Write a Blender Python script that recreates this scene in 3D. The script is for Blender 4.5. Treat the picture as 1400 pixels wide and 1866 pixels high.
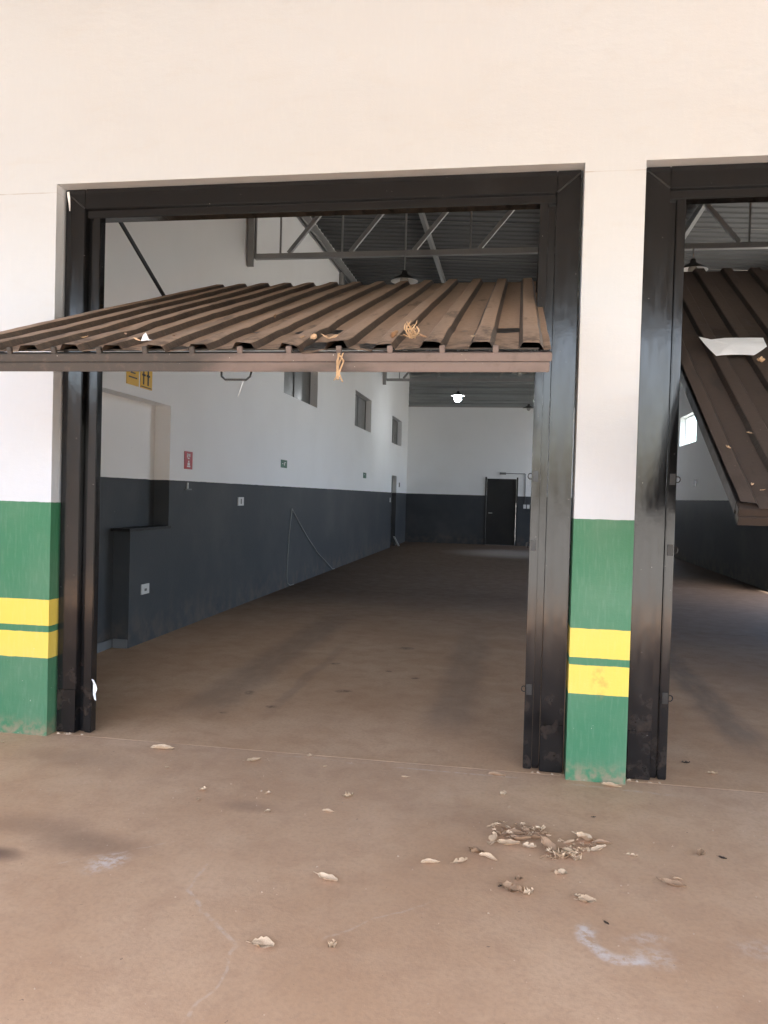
import bpy, bmesh, math, random
from mathutils import Vector, Matrix, noise
random.seed(7)
S = bpy.context.scene
for o in list(bpy.data.objects): bpy.data.objects.remove(o, do_unlink=True)
COL = S.collection

# ------------------------------------------------------------------ camera
cam_d = bpy.data.cameras.new('camera'); cam = bpy.data.objects.new('camera', cam_d); COL.objects.link(cam)
cam_d.sensor_fit = 'HORIZONTAL'; cam_d.sensor_width = 36.0; cam_d.lens = 36.0 * 1434.35 / 1400.0
cam_d.clip_start = 0.05; cam_d.clip_end = 2000
rt = Vector((0.98613, 0.16370, 0.02750)); fw = Vector((-0.16317, 0.98638, -0.02063)); up = Vector((-0.03050, 0.01585, 0.99941))
cam.matrix_world = Matrix(((rt.x, up.x, -fw.x, 0.0), (rt.y, up.y, -fw.y, -4.3125), (rt.z, up.z, -fw.z, 1.5), (0, 0, 0, 1)))
S.camera = cam

# ------------------------------------------------------------------ sky, sun, exposure
SUN_DIR = Vector((0.12, -0.42, 1.0)).normalized()         # towards the sun: behind the camera, to the right, high
w = bpy.data.worlds.new('World'); S.world = w; w.use_nodes = True
wn = w.node_tree.nodes; wl = w.node_tree.links
sky = wn.new('ShaderNodeTexSky'); sky.sky_type = 'NISHITA'; sky.sun_disc = False
sky.sun_elevation = math.asin(SUN_DIR.z); sky.sun_rotation = math.atan2(SUN_DIR.x, SUN_DIR.y)
sky.dust_density = 4.0; sky.air_density = 1.0; sky.ozone_density = 1.0
wl.new(sky.outputs[0], wn['Background'].inputs[0]); wn['Background'].inputs[1].default_value = 0.15
sd = bpy.data.lights.new('sun', 'SUN'); sd.energy = 2.6; sd.angle = math.radians(0.6); sd.color = (1.0, 0.95, 0.87)
so = bpy.data.objects.new('sun', sd); COL.objects.link(so); so.rotation_euler = SUN_DIR.to_track_quat('Z', 'Y').to_euler(); so.location = (6, -12, 20)
S.view_settings.view_transform = 'Standard'; S.view_settings.look = 'None'; S.view_settings.gamma = 1.0
S.view_settings.exposure = 3.25
S.render.engine = 'CYCLES'
S.cycles.use_denoising = True
S.cycles.max_bounces = 14; S.cycles.diffuse_bounces = 8; S.cycles.glossy_bounces = 4; S.cycles.transparent_max_bounces = 8
S.cycles.sample_clamp_indirect = 8.0; S.cycles.caustics_reflective = False; S.cycles.caustics_refractive = False

# ------------------------------------------------------------------ material helpers
class N:
    """tiny node-graph helper"""
    def __init__(s, name):
        s.m = bpy.data.materials.new(name); s.m.use_nodes = True
        s.t = s.m.node_tree; s.b = s.t.nodes['Principled BSDF']; s.out = s.t.nodes['Material Output']
        s.geo = s.t.nodes.new('ShaderNodeNewGeometry'); s.tc = s.t.nodes.new('ShaderNodeTexCoord')
        s.pos = s.geo.outputs['Position']; s.obj = s.tc.outputs['Object']
    def n(s, ty, **kw):
        nd = s.t.nodes.new(ty)
        for k, v in kw.items(): setattr(nd, k, v)
        return nd
    def l(s, a, b): s.t.links.new(a, b)
    def put(s, sock, v):
        if hasattr(v, 'is_output'): s.l(v, sock)
        else: sock.default_value = v
    def math(s, op, a, b=0.0, c=None, clamp=False):
        nd = s.n('ShaderNodeMath', operation=op, use_clamp=clamp); s.put(nd.inputs[0], a); s.put(nd.inputs[1], b)
        if c is not None: s.put(nd.inputs[2], c)
        return nd.outputs[0]
    def noise(s, scale, detail=4, rough=0.55, vec=None, dist=0.0, mul=None):
        nd = s.n('ShaderNodeTexNoise'); nd.inputs['Scale'].default_value = scale; nd.inputs['Detail'].default_value = detail
        nd.inputs['Roughness'].default_value = rough; nd.inputs['Distortion'].default_value = dist
        v = vec or s.obj
        if mul:
            mp = s.n('ShaderNodeMapping'); mp.inputs['Scale'].default_value = mul; s.l(v, mp.inputs[0]); v = mp.outputs[0]
        s.l(v, nd.inputs['Vector']); return nd.outputs['Fac']
    def rng(s, v, a, b, c=0.0, d=1.0, smooth=True):
        nd = s.n('ShaderNodeMapRange'); nd.interpolation_type = 'SMOOTHSTEP' if smooth else 'LINEAR'
        s.put(nd.inputs[0], v)
        for i, x in enumerate((a, b, c, d)): nd.inputs[i + 1].default_value = x
        return nd.outputs[0]
    def mix(s, f, a, b, mode='MIX'):
        nd = s.n('ShaderNodeMix', data_type='RGBA', blend_type=mode); s.put(nd.inputs[0], f)
        for i, x in ((6, a), (7, b)):
            if not hasattr(x, 'is_output') and len(x) == 3: x = (*x, 1)
            s.put(nd.inputs[i], x)
        return nd.outputs[2]
    def sep(s, v):
        nd = s.n('ShaderNodeSeparateXYZ'); s.l(v, nd.inputs[0]); return nd.outputs
    def bump(s, h, strength=0.3, dist=0.01):
        nd = s.n('ShaderNodeBump'); nd.inputs['Strength'].default_value = strength; nd.inputs['Distance'].default_value = dist
        s.l(h, nd.inputs['Height']); s.l(nd.outputs[0], s.b.inputs['Normal']); return nd
    def col(s, c): s.put(s.b.inputs['Base Color'], c if hasattr(c, 'is_output') else (*c, 1))
    def rough(s, r): s.put(s.b.inputs['Roughness'], r)
    def blob(s, P, cx, cy, rx, ry, soft=0.35, ang=0.0):
        """mask of an irregular ellipse lying on the ground"""
        mp = s.n('ShaderNodeMapping', vector_type='TEXTURE'); mp.inputs['Location'].default_value = (cx, cy, 0)
        mp.inputs['Rotation'].default_value = (0, 0, ang); mp.inputs['Scale'].default_value = (rx, ry, 1); s.l(P, mp.inputs[0])
        ml = s.n('ShaderNodeVectorMath', operation='MULTIPLY'); s.l(mp.outputs[0], ml.inputs[0]); ml.inputs[1].default_value = (1, 1, 0)
        ln = s.n('ShaderNodeVectorMath', operation='LENGTH'); s.l(ml.outputs[0], ln.inputs[0])
        return s.rng(ln.outputs['Value'], 1 + soft, 1 - soft), ln.outputs['Value'], mp.outputs[0]
    def seg(s, P, a, b, wd):
        """mask of a thin line a-b on the ground"""
        ax, ay = a; bx, by = b; L = math.hypot(bx - ax, by - ay)
        mp = s.n('ShaderNodeMapping', vector_type='TEXTURE'); mp.inputs['Location'].default_value = ((ax + bx) / 2, (ay + by) / 2, 0)
        mp.inputs['Rotation'].default_value = (0, 0, math.atan2(by - ay, bx - ax)); s.l(P, mp.inputs[0])
        x, y, z = s.sep(mp.outputs[0])
        m1 = s.rng(s.math('ABSOLUTE', y), wd, wd * 0.3); m2 = s.rng(s.math('ABSOLUTE', x), L / 2 + 0.03, L / 2 - 0.03)
        return s.math('MULTIPLY', m1, m2)

def simple(name, col, rough=0.6, metal=0.0, var=0.15, scale=8.0, bump=0.0, bscale=60.0, spec=None):
    g = N(name); f = g.noise(scale, 5)
    dk = tuple(c * (1 - var) for c in col); lt = tuple(min(1, c * (1 + var)) for c in col)
    g.col(g.mix(f, dk, lt)); g.rough(g.rng(f, 0.3, 0.7, max(0.03, rough - 0.08), min(1, rough + 0.08)))
    g.b.inputs['Metallic'].default_value = metal
    if spec is not None: g.b.inputs['Specular IOR Level'].default_value = spec
    if bump: g.bump(g.noise(bscale, 4), bump, 0.004)
    return g.m

M = {}
# facade paint: cream wall, green dado with two yellow stripes (paint applied by height)
def facade_mat():
    g = N('facade_paint'); P = g.pos; x, y, z = g.sep(P)
    wob = g.math('MULTIPLY', g.math('SUBTRACT', g.noise(14, 3, vec=P), 0.5), 0.010)
    zz = g.math('MULTIPLY', g.math('ADD', z, wob), 0.2)
    cr = g.n('ShaderNodeValToRGB'); cr.color_ramp.interpolation = 'CONSTANT'; g.l(zz, cr.inputs[0])
    GR = (0.037, 0.175, 0.080, 1); YE = (0.80, 0.58, 0.085, 1); WH = (0.595, 0.615, 0.640, 1)
    e = cr.color_ramp.elements; e[0].position = 0; e[0].color = GR; e[1].position = 0.4658 * 0.2; e[1].color = YE
    for p, c in ((0.6201, GR), (0.6617, YE), (0.8159, GR), (1.3914, WH)):
        k = e.new(p * 0.2); k.color = c
    c = cr.outputs[0]
    big = g.noise(1.3, 5, vec=P)
    c = g.mix(g.rng(big, 0.35, 0.75, 0, 0.10), c, (0.60, 0.52, 0.44))
    # brushy grain
    br = g.noise(60, 3, vec=P, mul=(1, 1, 0.15)); c = g.mix(g.rng(br, 0.45, 0.8, 0, 0.035), c, (0.95, 0.95, 0.9))
    # red dust splashed at the foot of the wall
    sp = g.math('MULTIPLY', g.rng(z, 0.14, 0.0), g.rng(g.noise(22, 5, vec=P), 0.35, 0.65)); c = g.mix(g.math('MULTIPLY', sp, 0.75), c, (0.33, 0.22, 0.15))
    # chips down to plaster
    ch = g.math('MULTIPLY', g.rng(g.noise(55, 2, vec=P), 0.735, 0.75), g.rng(z, 0.75, 0.3)); c = g.mix(ch, c, (0.72, 0.66, 0.6))
    # brown rub marks on the lower yellow stripe of the pier between the doors
    rub, _, _ = (None, None, None)
    dx = g.math('DIVIDE', g.math('SUBTRACT', x, 0.476), 0.045); dz = g.math('DIVIDE', g.math('SUBTRACT', z, 0.535), 0.09)
    rr = g.math('ADD', g.math('POWER', g.math('ABSOLUTE', dx), 2.0), g.math('POWER', g.math('ABSOLUTE', dz), 2.0))
    c = g.mix(g.math('MULTIPLY', g.math('MULTIPLY', g.rng(rr, 1.4, 0.3), g.rng(g.noise(17, 3, vec=P), 0.42, 0.62)), 0.45), c, (0.42, 0.22, 0.05))
    # hairline joint at the lintel
    hl = g.math('ABSOLUTE', g.math('SUBTRACT', g.math('ADD', z, g.math('MULTIPLY', wob, 0.4)), 3.243))
    c = g.mix(g.math('MULTIPLY', g.rng(hl, 0.004, 0.0015), g.rng(g.noise(5, 3, vec=P), 0.4, 0.6, 0.15, 0.6)), c, (0.36, 0.30, 0.25))
    # few thin settlement cracks and smudges
    sm = g.math('MULTIPLY', g.rng(g.noise(9, 6, 0.7, vec=P, mul=(0.6, 1, 3.0)), 0.66, 0.78), 0.22); c = g.mix(sm, c, (0.45, 0.36, 0.28))
    g.col(c); g.rough(0.62)
    c = g.mix(g.math('MULTIPLY', g.rng(g.noise(2.6, 6, 0.72, vec=P, mul=(0.8, 1, 2.4), dist=0.8), 0.5, 0.72), g.rng(z, 1.392, 1.394, 0, 0.10)), c, (0.50, 0.43, 0.36)); g.col(c)
    h = g.math('ADD', g.math('MULTIPLY', g.noise(4.5, 6, 0.62, vec=P, mul=(0.8, 1, 1.6)), 1.1), g.math('MULTIPLY', g.noise(120, 3, vec=P), 0.16)); g.bump(h, 0.28, 0.012)
    return g.m
M['facade'] = facade_mat()

def inner_mat(name, line=1.583):
    g = N(name); P = g.pos; x, y, z = g.sep(P)
    zz = g.math('MULTIPLY', g.math('ADD', z, g.math('MULTIPLY', g.math('SUBTRACT', g.noise(6, 2, vec=P), 0.5), 0.01)), 0.1)
    cr = g.n('ShaderNodeValToRGB'); cr.color_ramp.interpolation = 'CONSTANT'; g.l(zz, cr.inputs[0])
    e = cr.color_ramp.elements; e[0].position = 0; e[0].color = (0.044, 0.050, 0.057, 1); e[1].position = line * 0.1; e[1].color = (0.82, 0.83, 0.835, 1)
    c = cr.outputs[0]
    c = g.mix(g.rng(g.noise(0.9, 5, vec=P), 0.4, 0.75, 0, 0.07), c, (0.42, 0.38, 0.33))
    c = g.mix(g.math('MULTIPLY', g.rng(z, 0.5, 0.0), g.rng(g.noise(6, 5, vec=P), 0.35, 0.75, 0, 0.40)), c, (0.20, 0.15, 0.11))
    c = g.mix(g.rng(g.noise(26, 2, vec=P), 0.76, 0.79, 0, 0.5), c, (0.25, 0.23, 0.2))
    g.col(c); g.rough(g.rng(z, line - 0.01, line + 0.01, 0.6, 0.7)); g.b.inputs['Specular IOR Level'].default_value = 0.3; g.bump(g.noise(40, 5, vec=P), 0.18, 0.01)
    return g.m
M['inner'] = inner_mat('inner_wall_paint')

def dusty_concrete(name, inside=False):
    g = N(name); P = g.pos; x, y, z = g.sep(P)
    a = g.noise(1.1, 6, 0.6, vec=P); b = g.noise(5.5, 6, 0.65, vec=P, dist=0.4); f = g.noise(48, 5, 0.7, vec=P); st = g.noise(3.0, 5, 0.6, vec=P, mul=(0.35, 1.5, 1))
    c = g.mix(g.rng(a, 0.3, 0.72), (0.52, 0.318, 0.188), (0.62, 0.41, 0.262))
    c = g.mix(g.rng(b, 0.42, 0.74, 0, 0.32), c, (0.38, 0.22, 0.13))
    c = g.mix(g.rng(st, 0.5, 0.75, 0, 0.30), c, (0.55, 0.355, 0.225))
    c = g.mix(g.rng(f, 0.40, 0.75, 0, 0.30), c, (0.30, 0.19, 0.12))
    c = g.mix(g.rng(g.noise(95, 2, vec=P), 0.70, 0.74, 0, 0.5), c, (0.56, 0.43, 0.33))
    c = g.mix(g.rng(g.noise(60, 2, vec=P, dist=0.6), 0.755, 0.775, 0, 0.7), c, (0.13, 0.08, 0.055))
    wv = g.n('ShaderNodeVectorMath', operation='ADD'); nz = g.n('ShaderNodeTexNoise'); nz.inputs['Scale'].default_value = 3.2; nz.inputs['Detail'].default_value = 5; g.l(P, nz.inputs[0])
    sc = g.n('ShaderNodeVectorMath', operation='MULTIPLY_ADD'); g.l(nz.outputs['Color'], sc.inputs[0]); sc.inputs[1].default_value = (0.16, 0.16, 0); sc.inputs[2].default_value = (-0.08, -0.08, 0)
    g.l(P, wv.inputs[0]); g.l(sc.outputs[0], wv.inputs[1]); W = wv.outputs[0]
    if inside:
        # tyre tracks, grey where the dust is driven off
        for x0, wd, y0, y1, am in ((-2.08, 0.30, 0.4, 6.5, 0.36), (-0.38, 0.26, 0.4, 5.5, 0.34), (-1.62, 0.07, 0.6, 4.5, 0.2), (1.5, 0.2, 0.5, 7, 0.5), (2.95, 0.2, 0.5, 7, 0.5)):
            wx, wy, wz = g.sep(W)
            m = g.math('MULTIPLY', g.rng(g.math('ABSOLUTE', g.math('SUBTRACT', wx, x0)), wd, wd * 0.25), g.math('MULTIPLY', g.rng(wy, y0, y0 + 0.7), g.rng(wy, y1, y1 - 2.5)))
            m = g.math('MULTIPLY', m, g.rng(g.noise(9, 5, vec=P, mul=(1.5, 0.35, 1)), 0.25, 0.6, 0.25, am)); c = g.mix(m, c, (0.16, 0.13, 0.11))
        c = g.mix(g.rng(y, 2.2, 8.0, 0, 0.88), c, (0.045, 0.034, 0.027)); c = g.mix(g.math('MULTIPLY', g.rng(x, 0.6, 1.4), g.rng(y, 1.2, 6.0, 0, 0.7)), c, (0.045, 0.034, 0.027))  # floor darkens inward and in the right bay: shade put into the colour
        for cx, cy, rx, ry in ((-1.235, 1.52, 0.055, 0.035), (-1.011, 3.354, 0.065, 0.06), (-1.517, 2.468, 0.045, 0.04), (-0.75, 2.1, 0.03, 0.03), (-1.9, 1.3, 0.03, 0.05), (-1.0, 2.3, 0.03, 0.02), (-1.65, 1.0, 0.04, 0.03), (-1.9, 0.75, 0.03, 0.02)):
            m, _, _ = g.blob(W, cx, cy, rx, ry, 0.5); c = g.mix(g.math('MULTIPLY', g.math('MULTIPLY', m, g.rng(g.noise(30, 4, vec=P), 0.3, 0.6)), 0.62), c, (0.09, 0.06, 0.045))
        m, _, _ = g.blob(W, -0.1, 17.6, 1.2, 1.3, 0.7); c = g.mix(g.math('MULTIPLY', m, 0.5), c, (0.42, 0.38, 0.34))  # pool of light before the back door, painted into the floor colour
        g.rough(g.rng(b, 0.3, 0.7, 0.70, 0.88)); g.b.inputs['Specular IOR Level'].default_value = 0.08
    else:
        for cx, cy, rx, ry, am in ((-2.05, -1.42, 0.10, 0.05, 0.8), (-1.72, -1.25, 0.20, 0.10, 0.45), (-2.05, -1.15, 0.22, 0.10, 0.3), (-1.2, -0.72, 0.10, 0.06, 0.35), (-0.15, -0.6, 0.3, 0.15, 0.15), (-2.35, -0.3, 0.3, 0.12, 0.25), (0.9, -1.9, 0.25, 0.1, 0.15)):
            m, _, _ = g.blob(W, cx, cy, rx, ry, 0.75); c = g.mix(g.math('MULTIPLY', m, am), c, (0.13, 0.075, 0.05))
        # white paint rubbed into the concrete: an arc, and a few dabs
        m, ln, q = g.blob(W, 0.40, -1.555, 0.125, 0.115, 0.4, 0.2)
        qx, qy, qz = g.sep(q)
        ring = g.math('MULTIPLY', g.rng(g.math('ABSOLUTE', g.math('SUBTRACT', ln, 0.95)), 0.42, 0.08), g.rng(g.math('ADD', qx, g.math('MULTIPLY', qy, 0.75)), 0.35, -0.35))
        ring = g.math('MULTIPLY', ring, g.rng(g.noise(22, 6, 0.7, vec=P), 0.36, 0.60)); c = g.mix(g.math('MULTIPLY', ring, 0.7), c, (0.72, 0.66, 0.62))
        for cx, cy, rx, ry, am in ((-1.567, -1.395, 0.045, 0.07, 0.8), (0.50, -1.63, 0.06, 0.05, 0.45), (0.86, -1.5, 0.09, 0.06, 0.25), (0.49, -1.52, 0.05, 0.03, 0.35)):
            m, _, _ = g.blob(W, cx, cy, rx, ry, 0.8); m = g.math('MULTIPLY', m, g.rng(g.noise(30, 5, 0.7, vec=P), 0.38, 0.62)); c = g.mix(g.math('MULTIPLY', m, am), c, (0.70, 0.62, 0.57))
        for a_, b_, wd, am in (((-1.17, -1.30), (-1.164, -1.53), 0.008, 0.35), ((-1.164, -1.53), (-1.04, -1.68), 0.011, 0.6), ((-1.04, -1.68), (-0.868, -1.84), 0.012, 0.5), ((-0.87, -1.84), (-0.86, -2.25), 0.010, 0.4),
                               ((-0.60, -1.78), (-0.27, -1.417), 0.007, 0.35), ((-1.75, -1.45), (-1.4, -1.15), 0.007, 0.35), ((-1.3, 0.02), (-0.7, 0.0), 0.008, 0.35), ((-0.62, -0.03), (0.05, -0.035), 0.012, 0.55), ((0.35, -0.06), (0.85, -0.10), 0.02, 0.35)):
            m = g.seg(W if wd < 0.0115 else P, a_, b_, wd); m = g.math('MULTIPLY', m, g.rng(g.noise(26, 4, vec=P), 0.35, 0.6)); c = g.mix(g.math('MULTIPLY', m, am), c, (0.62, 0.49, 0.39))
        g.rough(g.rng(b, 0.3, 0.7, 0.72, 0.92))
    g.col(c)
    h = g.math('ADD', g.math('MULTIPLY', b, 0.5), g.math('MULTIPLY', f, 0.5)); g.bump(h, 0.10 if inside else 0.22, 0.010)
    return g.m
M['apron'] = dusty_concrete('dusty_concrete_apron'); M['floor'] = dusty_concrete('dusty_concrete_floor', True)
M['dirt'] = simple('yard_ground', (0.32, 0.305, 0.27), 0.95, var=0.25, scale=0.6, bump=0.4, bscale=8)
M['canopy'] = simple('canopy_underside', (0.14, 0.137, 0.13), 0.6, var=0.12, scale=2)
M['plain_concrete'] = simple('side_wall_plaster', (0.34, 0.31, 0.28), 0.85, var=0.2, scale=2, bump=0.3, bscale=30)

def gloss_black(name, dust=0.0, col=(0.0055, 0.0057, 0.0065)):
    g = N(name); P = g.pos; x, y, z = g.sep(P)
    f = g.noise(7, 5, 0.6, vec=P); st = g.noise(26, 4, vec=P, mul=(1, 1, 0.12)); sp = g.noise(70, 2, vec=P)
    c = g.mix(f, col, tuple(v * 1.5 for v in col))
    d = g.math('MULTIPLY', g.rng(z, 0.8, 0.0, 0.02, 0.22), g.rng(g.noise(9, 6, 0.7, vec=P), 0.45, 0.75)); c = g.mix(d, c, (0.22, 0.15, 0.11))
    c = g.mix(g.rng(sp, 0.775, 0.79, 0, 0.75), c, (0.5, 0.47, 0.43))
    c = g.mix(g.rng(g.noise(9, 5, 0.7, vec=P, mul=(1, 1, 0.6)), 0.66, 0.78, 0, 0.07), c, (0.16, 0.11, 0.08))
    g.col(c); g.rough(g.rng(st, 0.3, 0.75, 0.10, 0.20)); g.b.inputs['Specular IOR Level'].default_value = 0.5
    h = g.math('ADD', g.math('MULTIPLY', g.noise(5.0, 3, vec=P, mul=(1, 1, 0.6)), 0.8), g.math('MULTIPLY', g.noise(90, 3, vec=P), 0.05)); g.bump(h, 0.12, 0.02)
    return g.m
M['gloss'] = gloss_black('gloss_black_enamel')
M['black'] = simple('black_steel', (0.013, 0.012, 0.012), 0.38, var=0.3, scale=12, bump=0.1)

def panel_mat(name, amount, dustcol, dark):
    g = N(name); L = g.obj; x, y, z = g.sep(L)
    n1 = g.noise(1.8, 6, 0.6, vec=L, dist=0.5); n2 = g.noise(9, 5, 0.6, vec=L, mul=(1, 0.25, 1)); n3 = g.noise(40, 4, vec=L)
    k = g.math('ADD', g.math('MULTIPLY', n1, 0.6), g.math('MULTIPLY', n2, 0.4))
    k = g.math('ADD', k, g.rng(x, -2.6, 0.2, -0.06, 0.10, smooth=False))
    d = g.rng(k, 0.36 - amount * 0.2, 0.62 - amount * 0.1, 0.15 * amount, min(1.0, 0.55 + 0.45 * amount))
    nrm = g.sep(g.tc.outputs['Normal']); fl_ = g.rng(nrm[2], 0.60, 0.93, 0.14, 1.0); d = g.math('MULTIPLY', d, fl_)
    c = g.mix(d, dark, dustcol)
    c = g.mix(g.rng(n3, 0.4, 0.75, 0, 0.3), c, tuple(v * 0.55 for v in dustcol))
    # run-off marks and dark smudges along the sheets, grime close to the front edge
    c = g.mix(g.rng(g.noise(3.2, 5, 0.65, vec=L, mul=(2.2, 0.6, 1)), 0.56, 0.68, 0, 0.55), c, tuple(v * 1.3 for v in dark))
    c = g.mix(g.math('MULTIPLY', g.rng(y, 0.42, 0.03), g.rng(g.noise(11, 5, 0.7, vec=L), 0.4, 0.6, 0, 0.6)), c, (0.035, 0.024, 0.018))
    c = g.mix(g.rng(g.noise(75, 2, vec=L), 0.75, 0.77, 0, 0.5), c, (0.45, 0.36, 0.28))
    g.col(c); g.rough(g.rng(d, 0.1, 0.9, 0.40, 0.80)); g.b.inputs['Specular IOR Level'].default_value = 0.4; g.bump(g.math('ADD', n3, g.math('MULTIPLY', n1, 0.8)), 0.2, 0.01)
    return g.m
M['panel_a'] = panel_mat('dusty_brown_sheet', 1.0, (0.43, 0.285, 0.195), (0.032, 0.025, 0.021))
M['panel_b'] = panel_mat('dark_brown_sheet', 0.30, (0.085, 0.060, 0.047), (0.020, 0.016, 0.014))

def beam_mat():
    g = N('dusty_beam_paint'); L = g.obj; x, y, z = g.sep(L)
    n1 = g.noise(2.4, 5, vec=L, mul=(1, 3, 3)); n2 = g.noise(22, 5, 0.7, vec=L)
    k = g.math('ADD', n1, g.rng(x, -1.75, -0.9, -0.34, 0.03, smooth=True))
    c = g.mix(g.rng(k, 0.30, 0.60), (0.045, 0.038, 0.033), (0.150, 0.112, 0.097))
    c = g.mix(g.rng(n2, 0.52, 0.70, 0, 0.6), c, (0.10, 0.075, 0.06)); c = g.mix(g.rng(g.noise(60, 2, vec=L), 0.74, 0.76, 0, 0.7), c, (0.62, 0.58, 0.52))
    g.col(c); g.rough(0.6); g.bump(n2, 0.2, 0.006); return g.m
M['beam'] = beam_mat()
M['roof'] = simple('roof_sheet_underside', (0.085, 0.088, 0.09), 0.85, 0.0, var=0.12, scale=1.2)
M['clad'] = simple('grey_cladding_sheet', (0.30, 0.32, 0.32), 0.45, 0.3, var=0.12, scale=1.5)
M['steel'] = simple('grey_truss_steel', (0.33, 0.33, 0.325), 0.5, 0.5, var=0.2, scale=6)
M['door_black'] = simple('black_inner_door', (0.008, 0.008, 0.008), 0.6, var=0.3, scale=3)
M['granite'] = simple('black_granite_sill', (0.006, 0.006, 0.007), 0.6, var=0.3, scale=40)
M['base'] = simple('grey_skirting', (0.16, 0.165, 0.17), 0.6, var=0.2, scale=10)
M['alu'] = simple('white_aluminium', (0.70, 0.71, 0.72), 0.35, var=0.08)
M['dark_pane'] = simple('sealed_grey_pane', (0.115, 0.115, 0.11), 0.35, var=0.08, scale=2)
M['plastic'] = simple('white_plastic', (0.62, 0.63, 0.63), 0.4, var=0.06)
M['socket'] = simple('socket_hole_grey', (0.10, 0.10, 0.10), 0.5)
M['red'] = simple('red_sign', (0.40, 0.006, 0.016), 0.4, var=0.06); M['green_sign'] = simple('green_sign', (0.004, 0.10, 0.05), 0.4, var=0.06)
M['yellow'] = simple('yellow_sign', (0.72, 0.42, 0.015), 0.4, var=0.06); M['white'] = simple('white_print', (0.75, 0.75, 0.74), 0.5, var=0.03); M['ink'] = simple('black_print', (0.01, 0.01, 0.01), 0.5)
M['navy'] = simple('dark_sign', (0.02, 0.022, 0.026), 0.4)
M['cord'] = simple('grey_cord', (0.30, 0.31, 0.30), 0.6); M['enamel'] = simple('white_lamp_enamel', (0.68, 0.68, 0.66), 0.4, var=0.04)
M['shade_black'] = simple('dark_lamp_top', (0.03, 0.03, 0.03), 0.5); M['bulb_off'] = simple('unlit_bulb', (0.35, 0.35, 0.33), 0.3)
g = N('lit_bulb'); g.col((1, 1, 1)); g.b.inputs['Emission Color'].default_value = (0.93, 0.97, 1.0, 1); g.b.inputs['Emission Strength'].default_value = 14.0; M['bulb_lit'] = g.m
g = N('window_glass'); tr = g.n('ShaderNodeBsdfTransparent'); tr.inputs[0].default_value = (0.88, 0.93, 0.92, 1); gl = g.n('ShaderNodeBsdfGlossy'); gl.inputs['Roughness'].default_value = 0.05
mx = g.n('ShaderNodeMixShader'); mx.inputs[0].default_value = 0.07; g.l(tr.outputs[0], mx.inputs[1]); g.l(gl.outputs[0], mx.inputs[2]); g.l(mx.outputs[0], g.out.inputs[0]); M['glass'] = g.m
def leafm(name, a, b):
    g = N(name); oi = g.n('ShaderNodeObjectInfo'); f = g.noise(35, 4)
    c = g.mix(oi.outputs['Random'], a, b); c = g.mix(g.rng(f, 0.4, 0.7, 0, 0.5), c, tuple(v * 0.6 for v in a)); g.col(c); g.rough(0.8); g.bump(f, 0.3, 0.003); return g.m
M['leaf'] = leafm('dry_leaf_pale', (0.56, 0.38, 0.23), (0.74, 0.55, 0.37)); M['leaf_brown'] = leafm('dry_leaf_brown', (0.30, 0.18, 0.10), (0.44, 0.28, 0.17)); M['leaf_dark'] = leafm('dry_leaf_dark', (0.05, 0.03, 0.02), (0.09, 0.055, 0.035))
M['straw'] = leafm('straw_fibre', (0.40, 0.25, 0.13), (0.52, 0.34, 0.19)); M['paper'] = simple('white_paper', (0.92, 0.92, 0.93), 0.8, var=0.04, scale=12)
M['chip'] = simple('pale_grit', (0.52, 0.39, 0.28), 0.9, var=0.35, scale=30)

# ------------------------------------------------------------------ mesh helpers
def link(name, me, m, parent=None):
    o = bpy.data.objects.new(name, me); COL.objects.link(o)
    if m is not None and not me.materials: me.materials.append(M[m])
    if parent: o.parent = parent
    return o
def obj(name, bm, m, parent=None, bevel=0.0, smooth=False):
    bmesh.ops.recalc_face_normals(bm, faces=bm.faces)
    if bevel: bmesh.ops.bevel(bm, geom=[e for e in bm.edges if e.calc_length() > bevel * 4], offset=bevel, segments=2, affect='EDGES', clamp_overlap=True)
    if smooth:
        for f in bm.faces: f.smooth = True
    me = bpy.data.meshes.new(name); bm.to_mesh(me); bm.free(); return link(name, me, m, parent)
def box(bm, x0, x1, y0, y1, z0, z1):
    v = [bm.verts.new(p) for p in ((x0, y0, z0), (x1, y0, z0), (x1, y1, z0), (x0, y1, z0), (x0, y0, z1), (x1, y0, z1), (x1, y1, z1), (x0, y1, z1))]
    for f in ((0, 3, 2, 1), (4, 5, 6, 7), (0, 1, 5, 4), (1, 2, 6, 5), (2, 3, 7, 6), (3, 0, 4, 7)): bm.faces.new([v[i] for i in f])
def bx(name, r, m, parent=None, bevel=0.0):
    bm = bmesh.new(); box(bm, *r); return obj(name, bm, m, parent, bevel)
def bar(bm, a, b, w, h):
    a, b = Vector(a), Vector(b); d = (b - a).normalized(); s = d.cross(Vector((0, 0, 1)))
    if s.length < 1e-3: s = Vector((0, 1, 0))
    s.normalize(); t = s.cross(d)
    q = [[bm.verts.new(p + s * i * w / 2 + t * j * h / 2) for i, j in ((-1, -1), (1, -1), (1, 1), (-1, 1))] for p in (a, b)]
    bm.faces.new(q[0]); bm.faces.new(q[1][::-1])
    for i in range(4): bm.faces.new((q[0][i], q[1][i], q[1][(i + 1) % 4], q[0][(i + 1) % 4]))
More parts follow.
